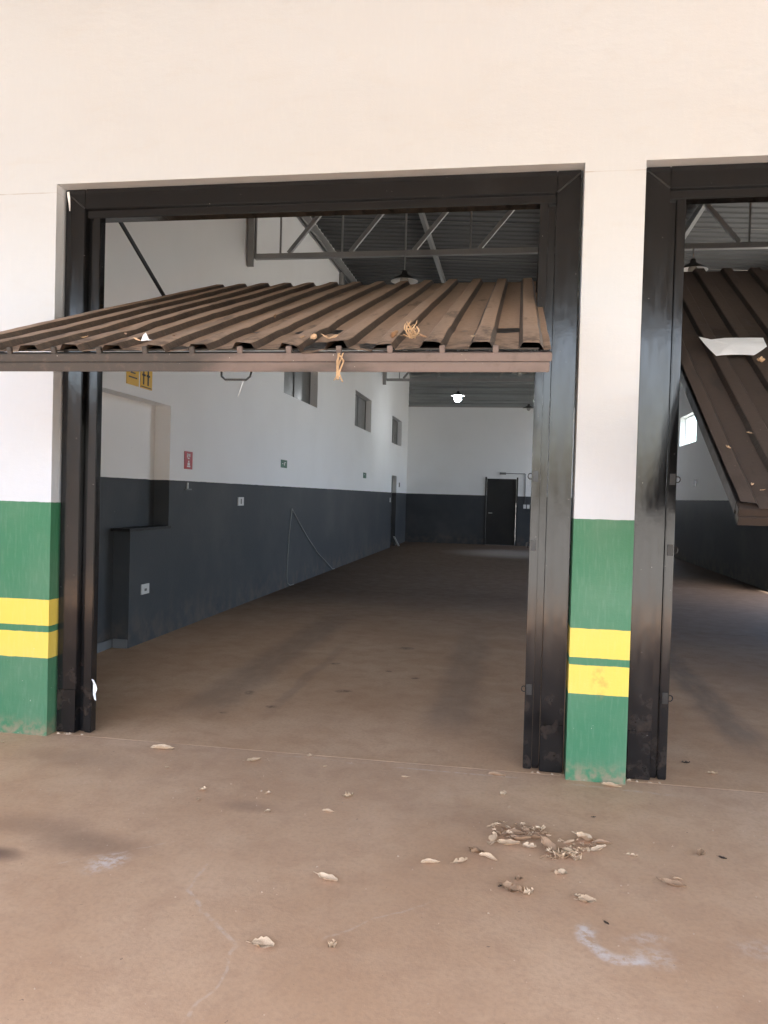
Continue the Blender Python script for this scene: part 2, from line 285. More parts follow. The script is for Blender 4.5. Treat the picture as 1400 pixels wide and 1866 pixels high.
def tube(bm, pts, r, n=8):
    rings = []
    for i, p in enumerate(pts):
        p = Vector(p); d = (Vector(pts[min(i + 1, len(pts) - 1)]) - Vector(pts[max(i - 1, 0)])).normalized()
        s = d.cross(Vector((0.13, 0.2, 0.97))).normalized(); t = d.cross(s)
        rings.append([bm.verts.new(p + (s * math.cos(k * 2 * math.pi / n) + t * math.sin(k * 2 * math.pi / n)) * r) for k in range(n)])
    for a, b in zip(rings, rings[1:]):
        for k in range(n): bm.faces.new((a[k], a[(k + 1) % n], b[(k + 1) % n], b[k]))
    bm.faces.new(rings[0]); bm.faces.new(rings[-1])
def lathe(bm, prof, n=24, c=(0, 0, 0)):
    rings = [[bm.verts.new((c[0] + r * math.cos(k * 2 * math.pi / n), c[1] + r * math.sin(k * 2 * math.pi / n), c[2] + z)) for k in range(n)] for r, z in prof]
    for a, b in zip(rings, rings[1:]):
        for k in range(n): bm.faces.new((a[k], a[(k + 1) % n], b[(k + 1) % n], b[k]))
    bm.faces.new(rings[0]); bm.faces.new(rings[-1])
def wall(name, axis, p0, p1, us, vs, holes, m, parent):
    """a thick wall between planes p0 and p1 with rectangular openings"""
    U = sorted(set(list(us) + [h[i] for h in holes for i in (0, 1)])); V = sorted(set(list(vs) + [h[i] for h in holes for i in (2, 3)]))
    def solid(i, j):
        if i < 0 or j < 0 or i >= len(U) - 1 or j >= len(V) - 1: return False
        u = (U[i] + U[i + 1]) / 2; v = (V[j] + V[j + 1]) / 2
        return not any(h[0] < u < h[1] and h[2] < v < h[3] for h in holes)
    bm = bmesh.new(); cache = {}
    def vt(i, j, k):
        if (i, j, k) not in cache:
            u, v, p = U[i], V[j], (p0, p1)[k]; cache[i, j, k] = bm.verts.new((u, p, v) if axis == 'y' else (p, u, v))
        return cache[i, j, k]
    for i in range(len(U) - 1):
        for j in range(len(V) - 1):
            if not solid(i, j): continue
            for k in (0, 1): bm.faces.new([vt(i, j, k), vt(i + 1, j, k), vt(i + 1, j + 1, k), vt(i, j + 1, k)])
            if not solid(i - 1, j): bm.faces.new([vt(i, j, 0), vt(i, j, 1), vt(i, j + 1, 1), vt(i, j + 1, 0)])
            if not solid(i + 1, j): bm.faces.new([vt(i + 1, j, 0), vt(i + 1, j, 1), vt(i + 1, j + 1, 1), vt(i + 1, j + 1, 0)])
            if not solid(i, j - 1): bm.faces.new([vt(i, j, 0), vt(i, j, 1), vt(i + 1, j, 1), vt(i + 1, j, 0)])
            if not solid(i, j + 1): bm.faces.new([vt(i, j + 1, 0), vt(i, j + 1, 1), vt(i + 1, j + 1, 1), vt(i + 1, j + 1, 0)])
    return obj(name, bm, m, parent)
def thing(name, label, cat, loc=(0, 0, 0), group=None):
    o = bpy.data.objects.new(name, None); o.empty_display_size = 0.1; COL.objects.link(o); o.location = loc; return tag(o, label, cat, group)
def tag(o, label, cat, group=None):
    o['label'] = label; o['category'] = cat
    if group: o['group'] = group
    return o
def struct(o): o['kind'] = 'structure'; return o

# ------------------------------------------------------------------ ground
XW, XR_, YB, SL = -3.54, 4.47, 21.48, 5.35
struct(bx('ground', (-300, 300, -300, 300, -0.6, -0.05), 'dirt'))
bm = bmesh.new(); box(bm, -6.4, 12.0, -6.6, 0.056, -0.049, 0.0); struct(obj('pavement', bm, 'apron'))
fl = struct(bx('floor', (-3.9, 4.8, 0.0, 21.9, -0.048, -0.012), 'black'))
ys = [0.062, SL - 0.008 + 0.05, 2 * SL - 0.03, 3 * SL - 0.03, 21.9]
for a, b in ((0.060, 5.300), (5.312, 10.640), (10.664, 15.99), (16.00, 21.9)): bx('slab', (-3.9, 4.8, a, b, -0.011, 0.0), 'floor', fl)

# ------------------------------------------------------------------ warehouse shell
wh = thing('warehouse', 'cream warehouse with green and yellow dado, open doorways and charcoal painted interior', 'warehouse', (0, 0, 0))
OP = [(-2.7315, 0.3154), (0.627, 3.674)]; HT = 3.292
wall('facade_wall', 'y', 0.0, 0.20, (-7.9, 9.0), (0.0, 6.6), [(a, b, -0.1 + 0.1, HT) for a, b in OP], 'facade', wh)
wins = [(7.364, 9.438), (12.79, 14.76), (18.12, 20.06)]; WZ = (3.04, 3.823)
left_holes = [(a, b, *WZ) for a, b in wins] + [(0.75, 3.385, 1.10, 2.37), (0.75, 2.565, 0.0, 1.10), (18.30, 19.25, 0.0, 2.10)]
wall('side_wall', 'x', XW - 0.17, XW, (0.202, 21.9), (0.0, 6.3), left_holes, 'inner', wh)
bx('side_wall', (XW - 0.32, XW - 0.172, 0.202, 21.9, 0.0, 6.3), 'inner', wh)
rwins = [(16.58, 18.63)]; right_light_holes = [(6.4, 10.2, 0.0, 5.2), (18.98, 21.4, 0.0, 5.2)]; RZ = (3.09, 3.88)  # large openings in the right wall are unseen, added to light the interior
wall('side_wall', 'x', XR_, XR_ + 0.2, (0.202, 21.9), (0.0, 6.0), [(a, b, *RZ) for a, b in rwins] + right_light_holes, 'inner', wh)
DX = (-0.905, 0.05); DZ = 2.155
wall('back_wall', 'y', YB, YB + 0.2, (XW + 0.002, XR_ - 0.002), (0.0, 4.48), [(DX[0], DX[1], 0.0, DZ)], 'inner', wh)
for nm_, r in (('skirting', (XW - 0.168, XW - 0.150, 0.76, 2.545, 0.0, 0.085)), ('skirting', (XW - 0.149, XW - 0.003, 2.545, 2.563, 0.0, 0.085))): bx(nm_, r, 'base', wh, 0.004)
bx('stone_sill', (XW - 0.168, XW + 0.03, 2.50, 3.383, 1.101, 1.128), 'granite', wh, 0.004)['label'] = 'black polished stone sill under the wall niche'
# back door, ribbed cladding above the back wall
bd = bx('door', (DX[0] + 0.002, DX[1] - 0.002, YB + 0.03, YB + 0.07, 0.004, DZ - 0.002), 'door_black', wh, 0.004); bd['label'] = 'plain black door in the back wall'
bx('handle', (DX[0] + 0.08, DX[0] + 0.20, YB - 0.02, YB + 0.028, 1.02, 1.05), 'steel', bd)
for a, b in ((DX[0] - 0.05, DX[0] - 0.001), (DX[1] + 0.001, DX[1] + 0.05)): bx('door_jamb', (a, b, YB - 0.02, YB - 0.002, 0.0, DZ + 0.05), 'door_black', bd)
sdr = bx('door', (XW - 0.168, XW - 0.12, 18.302, 19.248, 0.004, 2.098), 'door_black', wh, 0.004)
bx('handle', (XW - 0.119, XW - 0.09, 18.4, 18.52, 1.0, 1.03), 'steel', sdr)
def ribbed(x0, x1, z0, z1, pitch, d):
    bm = bmesh.new(); pr = []; z = z0
    while z < z1 - 1e-6:
        for f, n in ((0.0, 0), (0.42, 0), (0.56, 1), (0.86, 1), (1.0, 0)):
            q = z + f * pitch
            if q <= z1 + 1e-6 and (not pr or q > pr[-1][0] + 1e-6): pr.append((q, -d * n))
        z += pitch
    rows = [(bm.verts.new((x0, n, q)), bm.verts.new((x1, n, q))) for q, n in pr]
    for a, b in zip(rows, rows[1:]): bm.faces.new((a[0], a[1], b[1], b[0]))
    return bm
for k, (a, b) in enumerate(((XW + 0.002, -0.85), (-0.86, 1.85), (1.84, XR_ - 0.002))):
    o = obj('cladding_sheet', ribbed(a, b, 4.482, 6.24, 0.215, 0.045), 'clad', wh); o.location = (0, YB + 0.03 + 0.002 * (k % 2), 0)
bx('cladding_trim', (XW + 0.002, XR_ - 0.002, YB - 0.035, YB - 0.003, 4.455, 4.50), 'steel', wh)
# roof: ribbed sheets whose ribs run across the building, slightly falling to the right
def roof_z(x): return 6.17 - 0.055 * (x + 3.6)
bm = bmesh.new(); pr = []
for k in range(5):
    for f, n in ((0.0, 0), (0.5, 0), (0.6, 1), (0.9, 1), (1.0, 0)):
        q = (k + f) * 0.2134
        if not pr or q > pr[-1][0] + 1e-6: pr.append((q, 0.022 * n))
rows = [(bm.verts.new((-3.95, q, roof_z(-3.95) + n)), bm.verts.new((5.0, q, roof_z(5.0) + n))) for q, n in pr]
for a, b in zip(rows, rows[1:]): bm.faces.new((a[0], a[1], b[1], b[0]))
r0 = obj('roof_sheet', bm, 'roof', wh)
for k in range(20):
    o = r0 if k == 0 else r0.copy()
    if k: COL.objects.link(o)
    o.location = (0, 0.10 + k * 1.0775, (k % 2) * 0.003)
bx('parapet', (-4.0, 5.1, 21.70, 21.88, 4.5, 6.7), 'plain_concrete', wh)
bx('roof_cover', (-4.0, 5.1, 0.201, 21.69, 6.42, 6.50), 'plain_concrete', wh)
# eave beam and purlins that run back along the building
bm = bmesh.new(); box(bm, XW + 0.005, XW + 0.035, 0.3, 21.4, 5.86, 6.02); box(bm, XW + 0.075, XW + 0.105, 0.3, 21.4, 5.86, 6.02); box(bm, XW + 0.036, XW + 0.074, 0.3, 21.4, 5.98, 6.02); obj('eave_beam', bm, 'steel', wh)
for x in (-1.58, 0.47, 2.5):
    bm = bmesh.new(); z = roof_z(x) - 0.02; box(bm, x - 0.03, x + 0.03, 0.3, 21.4, z - 0.14, z - 0.02); obj('purlin', bm, 'steel', wh)
bx('eave_shade_strip', (XW + 0.002, XW + 0.02, 10.9, 21.4, 5.52, 5.85), 'roof', wh)  # dark strip standing in for the roof's shade on the upper left wall
# trusses
for k in range(3):
    yt = 5.614 + SL * k; zb, zt = 4.575, 5.56
    bm = bmesh.new(); box(bm, XW + 0.10, XR_ - 0.05, yt - 0.035, yt + 0.035, zb - 0.035, zb + 0.03); box(bm, XW + 0.02, XR_ - 0.02, yt - 0.035, yt + 0.035, zt - 0.03, zt + 0.04)
    tr_ = obj('roof_truss', bm, 'steel', wh)
    bm = bmesh.new()
    for dy in (-0.05, 0.05): box(bm, XW + 0.01, XW + 0.095, yt + dy - 0.02, yt + dy + 0.02, zb - 0.14 if dy < 0 else zb, 6.0)
    obj('end_post', bm, 'steel', tr_)
    bm = bmesh.new(); box(bm, XR_ - 0.10, XR_ - 0.01, yt - 0.06, yt + 0.06, zb - 0.04, 5.7); obj('end_post', bm, 'steel', tr_)
    nodes = [(-3.01, 1), (-2.19, 1), (-1.37, 1), (-0.55, 1), (0.91, -1), (1.73, -1), (2.55, -1), (3.37, -1)]
    for x, s in nodes:
        bm = bmesh.new(); bar(bm, (x + 0.02 * s, yt, zb + 0.035), (x + s * 0.78, yt, zt - 0.035), 0.05, 0.05); obj('diagonal', bm, 'steel', tr_)
        bm = bmesh.new(); bar(bm, (x - s * 0.09, yt, zb + 0.031), (x - s * 0.09, yt, zt - 0.031), 0.022, 0.022); obj('vertical', bm, 'steel', tr_)
# windows
def window(y0, y1, z0, z1, X, out, pane, parent, mull):
    d = 0.03; s = -1 if out < 0 else 1
    xa, xb = sorted((X, X + s * 0.035)); bm = bmesh.new()
    box(bm, xa, xb, y0 + .002, y1 - .002, z0 + .002, z0 + d); box(bm, xa, xb, y0 + .002, y1 - .002, z1 - d, z1 - .002)
    box(bm, xa, xb, y0 + .002, y0 + d, z0 + d, z1 - d); box(bm, xa, xb, y1 - d, y1 - .002, z0 + d, z1 - d)
    ml = [y0 + (y1 - y0) * f for f in mull]
    for q in ml: box(bm, xa, xb, q - d / 2, q + d / 2, z0 + d, z1 - d)
    o = obj('window', bm, 'alu' if pane == 'glass' else 'base', parent)
    e = [y0 + d] + [v for q in ml for v in (q - d / 2, q + d / 2)] + [y1 - d]
    for a, b in zip(e[::2], e[1::2]): bx('pane', ((xa + xb) / 2 - .003, (xa + xb) / 2 + .003, a + .001, b - .001, z0 + d + .001, z1 - d - .001), pane, o)
for a, b in wins: window(a, b, *WZ, XW - 0.168, 1, 'dark_pane', wh, (0.5,))
for a, b in rwins: window(a, b, *RZ, XR_ + 0.15, 1, 'glass', wh, (0.25, 0.62))

# canopy that shades the forecourt, its columns, and the boundary wall on the left
cp = thing('canopy', 'deep forecourt canopy over the dusty concrete in front of the doors', 'canopy', (0, -6.6, 0))
def cz(y): return 5.02 + 0.18 * y                       # underside of the lean-to roof, falling outwards
CD = -6.6
def slope_box(nm_, x0, x1, y0, y1, dz0, dz1, m):
    bm = bmesh.new(); box(bm, x0, x1, y0 - CD, y1 - CD, 0, 1)
    for v in bm.verts: v.co.z = cz(v.co.y + CD) + (dz0 if v.co.z < 0.5 else dz1)
    return obj(nm_, bm, m, cp)
slope_box('roof_slab', -6.2, 11.9, CD, -0.003, 0.0, 0.06, 'canopy')
for k in range(4): slope_box('rafter', -6.0 + k * 5.6, -5.9 + k * 5.6, CD + 0.05, -0.004, -0.16, -0.003, 'steel')
for x in (-6.0, -0.4, 5.2, 10.8):
    if x != -0.4: bx('column', (x, x + 0.14, 0.05, 0.19, 0.0, cz(CD) - 0.161), 'steel', cp, 0.004)
tag(bx('boundary_wall', (-6.6, -6.4, -13.0, -0.004, 0.0, 3.0), 'plain_concrete'), 'grey rendered boundary wall closing the left side of the forecourt', 'wall')

# ------------------------------------------------------------------ black door frames
def frame(x0, x1, label):
    f = thing('door_frame', label, 'door frame', ((x0 + x1) / 2, 0.08, 0), 'black door frames'); c = (x0 + x1) / 2
    def p(nm_, r, bv=0.004): return bx(nm_, (r[0] - c, r[1] - c, r[2] - .08, r[3] - .08, r[4], r[5]), 'gloss', f, bv)
    z = 0.006; T = HT - 0.004
    for s, e in ((1, x0), (-1, x1)):
        def q(nm_, a, b, y0, y1, z0, z1): a, b = e + s * a, e + s * b; return p(nm_, (min(a, b), max(a, b), y0, y1, z0, z1))
        j = q('jamb', 0.012, 0.138, 0.08, 0.17, z, T)
        q('jamb_channel', 0.140, 0.178, 0.125, 0.185, z, T - 0.15)
        q('jamb_angle', 0.180, 0.226, 0.105, 0.165, z, T - 0.15)
        q('base_plate', 0.016, 0.137, 0.0765, 0.0795, 0.012, 0.27)
    p('header', (x0 + 0.139, x1 - 0.139, 0.078, 0.168, T - 0.118, T))
    p('header_channel', (x0 + 0.139, x1 - 0.139, 0.10, 0.185, T - 0.168, T - 0.120))
    for s, e in ((1, x0), (-1, x1)):                     # weld seam of the mitred corner
        bm = bmesh.new(); bar(bm, (e + s * 0.02 - c, -0.0015, T - 0.02), (e + s * 0.135 - c, -0.0015, T - 0.115), 0.004, 0.008); obj('weld', bm, 'black', f)
    for k, zz in enumerate((0.42, 1.22, 1.60)):          # latch eyes on the inner angles
        e, s = (x1, -1) if x0 < 0 else (x0, 1)
        a, b = sorted((e + s * 0.190, e + s * 0.220)); p('latch_plate', (a, b, 0.098, 0.1045, zz, zz + 0.06), 0.002).data.materials[0] = M['black']
        bm = bmesh.new(); xc = e + s * 0.232 - c
        tube(bm, [(xc + 0.014 * math.cos(q * 0.6283), -0.0 + 0.002 * q / 10 + 0.03, zz + 0.03 + 0.016 * math.sin(q * 0.6283)) for q in range(11)], 0.003, 6); obj('latch_ring', bm, 'black', f)
    rj = random.Random(int(x0 * 100))
    for s, e in ((1, x0), (-1, x1)):                     # crumbs of mortar squeezed out under the jambs
        bm = bmesh.new()
        for q in range(9):
            xx = e + s * rj.uniform(0.0, 0.2) - c; r_ = rj.uniform(.004, .011); yy = rj.uniform(-0.02, -0.004)
            bv = [bm.verts.new((xx + r_ * math.cos(v * 1.257) * rj.uniform(.7, 1.6), yy + r_ * .6 * math.sin(v * 1.257), 0.0006)) for v in range(5)]; tp = bm.verts.new((xx, yy, r_))
            bm.faces.new(bv)
            for v in range(5): bm.faces.new((bv[v], bv[(v + 1) % 5], tp))
        obj('mortar_crumbs', bm, 'chip', f)['kind'] = 'stuff'
    return f
frame(*OP[0], 'glossy black steel frame around the left doorway, left of the striped pier')
frame(*OP[1], 'glossy black steel frame of the right doorway, cut off by the picture edge')

# ------------------------------------------------------------------ tilt-up doors
def corr(x0, x1, s0, s1, pitch, phase, h, seed, ragged):
    """ribbed sheet in door coordinates: x across, y up the door, z out of it"""
    prof = ((0.0, 0.0), (0.29, 0.0), (0.37, 0.92), (0.40, 1.0), (0.68, 1.0), (0.71, 0.92), (0.79, 0.0))
    xs = [x0]; k = math.floor((x0 - phase) / pitch) - 1
    while True:
        for f, _ in prof:
            q = phase + (k + f) * pitch
            if x0 + 1e-3 < q < x1 - 1e-3: xs.append(q)
        k += 1
        if phase + k * pitch > x1 + pitch: break
    xs.append(x1)
    def ph(x):
        t = ((x - phase) / pitch) % 1.0; pp = list(prof) + [(1.0, 0.0)]
        for (a, u), (b, v) in zip(pp, pp[1:]):
            if a <= t <= b: return u + (v - u) * (t - a) / (b - a)
        return 0
    n = 30; S_ = [s0 + (s1 - s0) * (i / n) ** 1.35 for i in range(n + 1)]
    bm = bmesh.new(); G = []
    for i, s in enumerate(S_):
        row = []
        for x in xs:
            z = ph(x) * h
            z += 0.005 * noise.noise(Vector((x * 2.1, s * 1.1, seed))) + 0.0025 * noise.noise(Vector((x * 9, s * 6, seed + 4)))
            e = max(0.0, 1 - (s - s0) / 0.35); z += e * ragged * (0.020 * noise.noise(Vector((x * 6.5, s * 3, seed + 9))) - 0.004)
            dent = math.exp(-((x - x1 + 0.15) / 0.3) ** 2) * math.exp(-((s - 0.55) / 0.10) ** 2); z -= 0.020 * dent * ragged * (0.6 + 0.8 * noise.noise(Vector((x * 7, s * 9, seed))))
            y = s + (0.018 * ragged * noise.noise(Vector((x * 8, 3.3, seed))) if i == 0 else 0)
            row.append(bm.verts.new((x, y, z)))
        G.append(row)
    for a, b in zip(G, G[1:]):
        for i in range(len(xs) - 1): bm.faces.new((a[i], a[i + 1], b[i + 1], b[i]))
    return bm
def tilt_door(x0, x1, A, B, mat_, label, seed, rag, edge, rib):
    A, B = Vector(A), Vector(B); L = (B - A).length; ang = math.atan2(B.z - A.z, B.y - A.y)
    t = thing('tilt_door', label, 'door', (0, A.y, A.z), 'tilt-up sheet doors'); t.rotation_euler = (ang, 0, 0)
    inv = (Matrix.Translation((0, A.y, A.z)) @ Matrix.Rotation(ang, 4, 'X')).inverted()
    n = 3; wd = (x1 - x0) / n; ph = x1 - 0.075 - 0.54 * 0.19
    for k in range(n):
        a = x0 + k * wd - (0.05 if k else 0); o = obj('sheet', corr(a, x0 + (k + 1) * wd, 0.0, L, 0.19, ph, rib, seed + k, rag), mat_, t); o.location = (0, 0, -0.0015 * (n - 1 - k))
    # front edge: two stacked flat tubes below the lip of the sheets
    bm = bmesh.new(); box(bm, x0 + 0.002, x1 + 0.004, 0.004, 0.054, -0.052, -0.018); obj('edge_tube', bm, edge, t, 0.003)
    bm = bmesh.new(); box(bm, x0 + 0.006, x1 - 0.004, -0.002, 0.050, -0.092, -0.0535); obj('edge_tube', bm, edge, t, 0.003)
    for s, e in ((1, x0), (-1, x1)):
        a, b = sorted((e + s * 0.003, e + s * 0.045)); bm = bmesh.new(); box(bm, a, b, 0.056, L - 0.005, -0.075, -0.016); obj('side_rail', bm, 'black', t, 0.003)
    for q in (0.85, 1.65, 2.45, L - 0.05):
        bm = bmesh.new(); box(bm, x0 + 0.047, x1 - 0.047, q, q + 0.05, -0.065, -0.016); obj('cross_rail', bm, 'black', t, 0.003)
    # dark liner sheet behind the ribs, and the clips that hold the sheets to the edge tube
    bm = bmesh.new(); box(bm, x0 + 0.047, x1 - 0.047, 0.056, L - 0.006, -0.0150, -0.0075); obj('liner_sheet', bm, 'black', t)
    for k in range(12):
        x = x0 + 0.14 + k * 0.205; bm = bmesh.new(); box(bm, x, x + 0.022, 0.004, 0.02, -0.0175, 0.010); obj('clip', bm, edge, t, 0.002)
    # hinge arms from the frame head to the sides of the door
    for s, e, xo in ((1, x0, 0.02), (-1, x1, 0.02)):
        a = inv @ Vector((e + s * xo, 0.20, 3.20)); b = Vector((e + s * xo, 2.36, -0.02)); bm = bmesh.new(); bar(bm, a, b, 0.012, 0.028); obj('arm', bm, 'black', t)
    return t, inv, L
AX0, AX1 = -2.495, 0.120
ta, inva, LA = tilt_door(AX0, AX1, (0, -1.27, 2.075), (0, 1.83, 3.165), 'panel_a', 'half-open brown ribbed sheet door tilted out of the left doorway, dust on top', 3, 1.0, 'beam', 0.027)
tb, invb, LB = tilt_door(0.868, 3.44, (0, -1.05, 1.50), (0, 1.75, 3.20), 'panel_b', 'dark ribbed sheet door hanging steeply in the right doorway with a paper on it', 21, 0.6, 'panel_b', 0.024)
# pull handle under the front edge of the left door
def wpts(pts, inv): return [inv @ Vector(p) for p in pts]
hx0, hx1 = -1.205, -1.075
bm = bmesh.new(); tube(bm, [(hx0, 0.02, -0.090), (hx0 + 0.004, 0.005, -0.112), (hx0 + 0.02, 0.0, -0.124), (hx1 - 0.02, 0.0, -0.124), (hx1 - 0.004, 0.005, -0.112), (hx1, 0.02, -0.090)], 0.0045); obj('pull_handle', bm, 'black', ta, smooth=True)

# ------------------------------------------------------------------ pendant lamps
def lamp(x, y, z, lit, label, top):
    t = thing('pendant_lamp', label, 'lamp', (x, y, z), 'pendant lamps under the trusses')
    bm = bmesh.new(); tube(bm, [(0, 0, 0.13), (0, 0, top - z)], 0.008, 6); obj('rod', bm, 'steel', t)
    bm = bmesh.new(); lathe(bm, [(0.03, 0.131), (0.04, 0.085), (0.165, 0.016), (0.172, 0.0), (0.164, 0.002), (0.05, 0.045), (0.03, 0.05)], 28); sh = obj('shade', bm, 'shade_black', t, smooth=True)
    sh.data.materials.append(M['enamel'])
    for p in sh.data.polygons:
        if p.index // 28 in (3, 4, 5): p.material_index = 1
    bm = bmesh.new(); lathe(bm, [(0.02, 0.075), (0.04, 0.055), (0.085, 0.02), (0.09, -0.05), (0.085, -0.11), (0.05, -0.14), (0.012, -0.145)] if lit else [(0.02, 0.075), (0.03, 0.055), (0.055, 0.02), (0.06, -0.015), (0.045, -0.05), (0.012, -0.068)], 20); obj('bulb', bm, 'bulb_lit' if lit else 'bulb_off', t, smooth=True)
    return t
lamp(-1.45, 5.53, 4.20, False, 'unlit white disc lamp hanging above the half-open left door', 4.54)
lamp(-1.55, 16.45, 4.17, True, 'lit lamp glowing in front of the ribbed cladding at the back', 4.54)
lamp(2.00, 5.53, 4.27, False, 'unlit lamp hanging just above the dark door in the right doorway', 4.54)
lamp(0.02, 12.95, 4.22, False, 'unlit lamp just under the edge of the left door, right of the lit one', 5.78)
lamp(0.33, 19.6, 4.22, False, 'unlit lamp at the top right corner of the far back wall', 5.78)

# ------------------------------------------------------------------ signs and fittings on the walls (X = XW faces +x)
def plate(name, y0, y1, z0, z1, m, label, cat, X=XW, d=0.006, marks=(), group=None):
    s = 1 if X < 0 else -1
    t = bx(name, tuple(sorted((X + s * 0.001, X + s * d))) + (y0, y1, z0, z1), m); tag(t, label, cat, group)
    for nm_, mm, (a, b, c, e) in marks:
        yy = [y0 + (y1 - y0) * v for v in (a, b)]; zz = [z0 + (z1 - z0) * v for v in (c, e)]
        bx(nm_, tuple(sorted((X + s * (d + 0.0005), X + s * (d + 0.0015)))) + (yy[0], yy[1], zz[0], zz[1]), mm, t)
    return t
plate('safety_sign', 3.743, 3.955, 1.732, 1.925, 'red', 'tall red fire safety sign with white symbols on the left wall', 'sign',
      marks=[('symbol', 'white', v) for v in ((.30, .68, .78, .84), (.30, .42, .66, .90), (.56, .68, .70, .88), (.38, .60, .58, .64), (.30, .70, .12, .20), (.36, .64, .22, .36), (.42, .58, .38, .48))])
plate('exit_sign', 7.30, 7.62, 1.89, 2.01, 'green_sign', 'dark green exit sign with white figure, nearer of the two on left wall', 'sign', group='green exit signs',
      marks=[('symbol', 'white', v) for v in ((.18, .34, .46, .56), (.50, .60, .30, .66), (.52, .78, .64, .72))])
plate('exit_sign', 13.92, 14.30, 1.905, 2.035, 'green_sign', 'small dark green exit sign farther along the left wall', 'sign', group='green exit signs',
      marks=[('symbol', 'white', v) for v in ((.3, .5, .55, .68),)])
plate('warning_sign', 2.425, 2.66, 2.465, 2.68, 'yellow', 'yellow warning sign under the door edge, left of the pair', 'sign', group='yellow warning signs',
      marks=[('symbol', 'ink', v) for v in ((.15, .85, .30, .36), (.3, .7, .5, .56), (.42, .58, .6, .9))])
plate('warning_sign', 2.695, 2.935, 2.465, 2.70, 'yellow', 'yellow sign with black upright bars, right of the pair', 'sign', group='yellow warning signs',
      marks=[('symbol', 'ink', v) for v in ((.20, .30, .15, .90), (.58, .70, .15, .90), (.12, .42, .5, .58), (.50, .80, .5, .58), (.05, .95, .04, .08))])
plate('wall_socket', 2.80, 2.955, 0.478, 0.575, 'plastic', 'white power socket low on the charcoal wall near the doorway', 'socket', d=0.012, marks=[('socket_hole', 'socket', (.35, .65, .30, .55))])
plate('switch_plate', 5.44, 5.645, 1.32, 1.43, 'plastic', 'white switch plate just below the paint line on the left wall', 'switch', d=0.012, marks=[('rocker', 'socket', (.42, .60, .2, .8))])
plate('switch_plate', 18.02, 18.14, 1.32, 1.45, 'plastic', 'tiny white switch plate beside the far door on left wall', 'switch', d=0.012)
plate('notice_plate', 19.75, 19.95, 1.78, 1.92, 'navy', 'small dark notice on the left wall beyond the far door', 'sign')
plate('dark_sign', 16.33, 16.62, 1.95, 2.12, 'navy', 'small dark sign below the bright window in the right doorway', 'sign', X=XR_)
t = thing('wall_bracket', 'small pale metal bracket hanging at the paint line under the red sign', 'bracket', (XW, 3.837, 1.5))
bx('stem', (0.001, 0.012, -0.012, 0.012, 0.02, 0.085), 'plastic', t); bx('foot', (0.001, 0.02, -0.085, 0.085, 0.004, 0.019), 'base', t)
# grey cord looped on the wall
bm = bmesh.new(); pts = [(7.93, 1.25), (7.86, 1.05), (7.80, 0.80), (7.76, 0.5), (7.73, 0.2), (7.80, 0.06), (7.95, 0.015), (8.15, 0.012)]
tube(bm, [(XW + 0.014, y, z) for y, z in pts], 0.007, 6); q = [(7.93, 1.25), (8.45, 0.98), (9.0, 0.72), (9.7, 0.42), (10.3, 0.22), (10.95, 0.014), (11.1, 0.013)]
tube(bm, [(XW + 0.016, y, z) for y, z in q], 0.008, 6); tag(obj('power_cord', bm, 'cord', smooth=True), 'grey cord hung in an upside-down V on the charcoal wall', 'cord')
# conduit and three boxes by the back door
t = thing('conduit', 'thin pipe run above the black back door down to switch boxes', 'pipe', (0, YB, 0))
bm = bmesh.new(); tube(bm, [(-0.45, -0.012, 2.33), (0.31, -0.012, 2.33), (0.325, -0.012, 2.315), (0.33, -0.012, 1.36)], 0.012, 6); obj('pipe', bm, 'base', t, smooth=True)
bx('junction_box', (-0.50, -0.30, -0.03, -0.002, 2.29, 2.36), 'base', t)
for k in range(3): bx('switch_box', (0.285 + k * 0.115, 0.37 + k * 0.115, -0.03, -0.002, 1.21, 1.34), 'plastic', t)
bm = bmesh.new(); bar(bm, (XW + 0.05, 18.72, 0.30), (XW + 0.16, 19.0, 0.012), 0.05, 0.02); tag(obj('white_plank', bm, 'plastic'), 'short white plank leaning beside the far side door', 'plank')

# ------------------------------------------------------------------ things lying on and hanging from the doors
def strips(name, m, pts_list, wd, parent=None, mw=None):
    bm = bmesh.new()
    for pts in pts_list:
        rows = []
        for i, p in enumerate(pts):
            p = Vector(p); k = wd * (0.5 + 0.7 * math.sin(math.pi * (0.2 + 0.75 * i / max(1, len(pts) - 1)))); d = Vector((random.uniform(.6, 1), random.uniform(-.5, .5), random.uniform(-.35, .35))).normalized() * k / 2
            rows.append((bm.verts.new(p - d), bm.verts.new(p + d)))
        for a, b in zip(rows, rows[1:]): bm.faces.new((a[0], a[1], b[1], b[0]))
    o = obj(name, bm, m); md = o.modifiers.new('thick', 'SOLIDIFY'); md.thickness = 0.0012
    return o
MA = inva.inverted(); MB_ = invb.inverted()
base = MA @ Vector((-0.43, 0.15, 0.018)); pl = []
for k in range(14):
    a = random.uniform(-0.2, 0.2); h = random.uniform(0.04, 0.075); b0 = base + Vector((random.uniform(-.014, .014), random.uniform(-.01, .01), 0))
    pl.append([b0 + Vector((math.sin(a) * h * f + 0.012 * math.sin(4 * f + k), 0.01 * math.sin(3 * f + k), h * f)) for f in (0, .3, .6, .85, 1)])
for k in range(5):
    a = random.uniform(0, 6.28); pl.append([base + Vector((math.cos(a) * .05 * f - .01, math.sin(a) * .02 * f, 0.004 + 0.01 * f)) for f in (0, .5, 1)])
tag(strips('straw_tuft', 'straw', pl, 0.0055), 'tuft of orange straw standing on the left door near its edge', 'straw')
base = MA @ Vector((-0.695, -0.012, -0.03)); pl = []
for k in range(4):
    pl.append([base + Vector((random.uniform(-.012, .012) + 0.01 * math.sin(5 * f + k), -0.008 * f - 0.002, -random.uniform(.09, .15) * f + 0.015)) for f in (0, .35, .7, 1)])
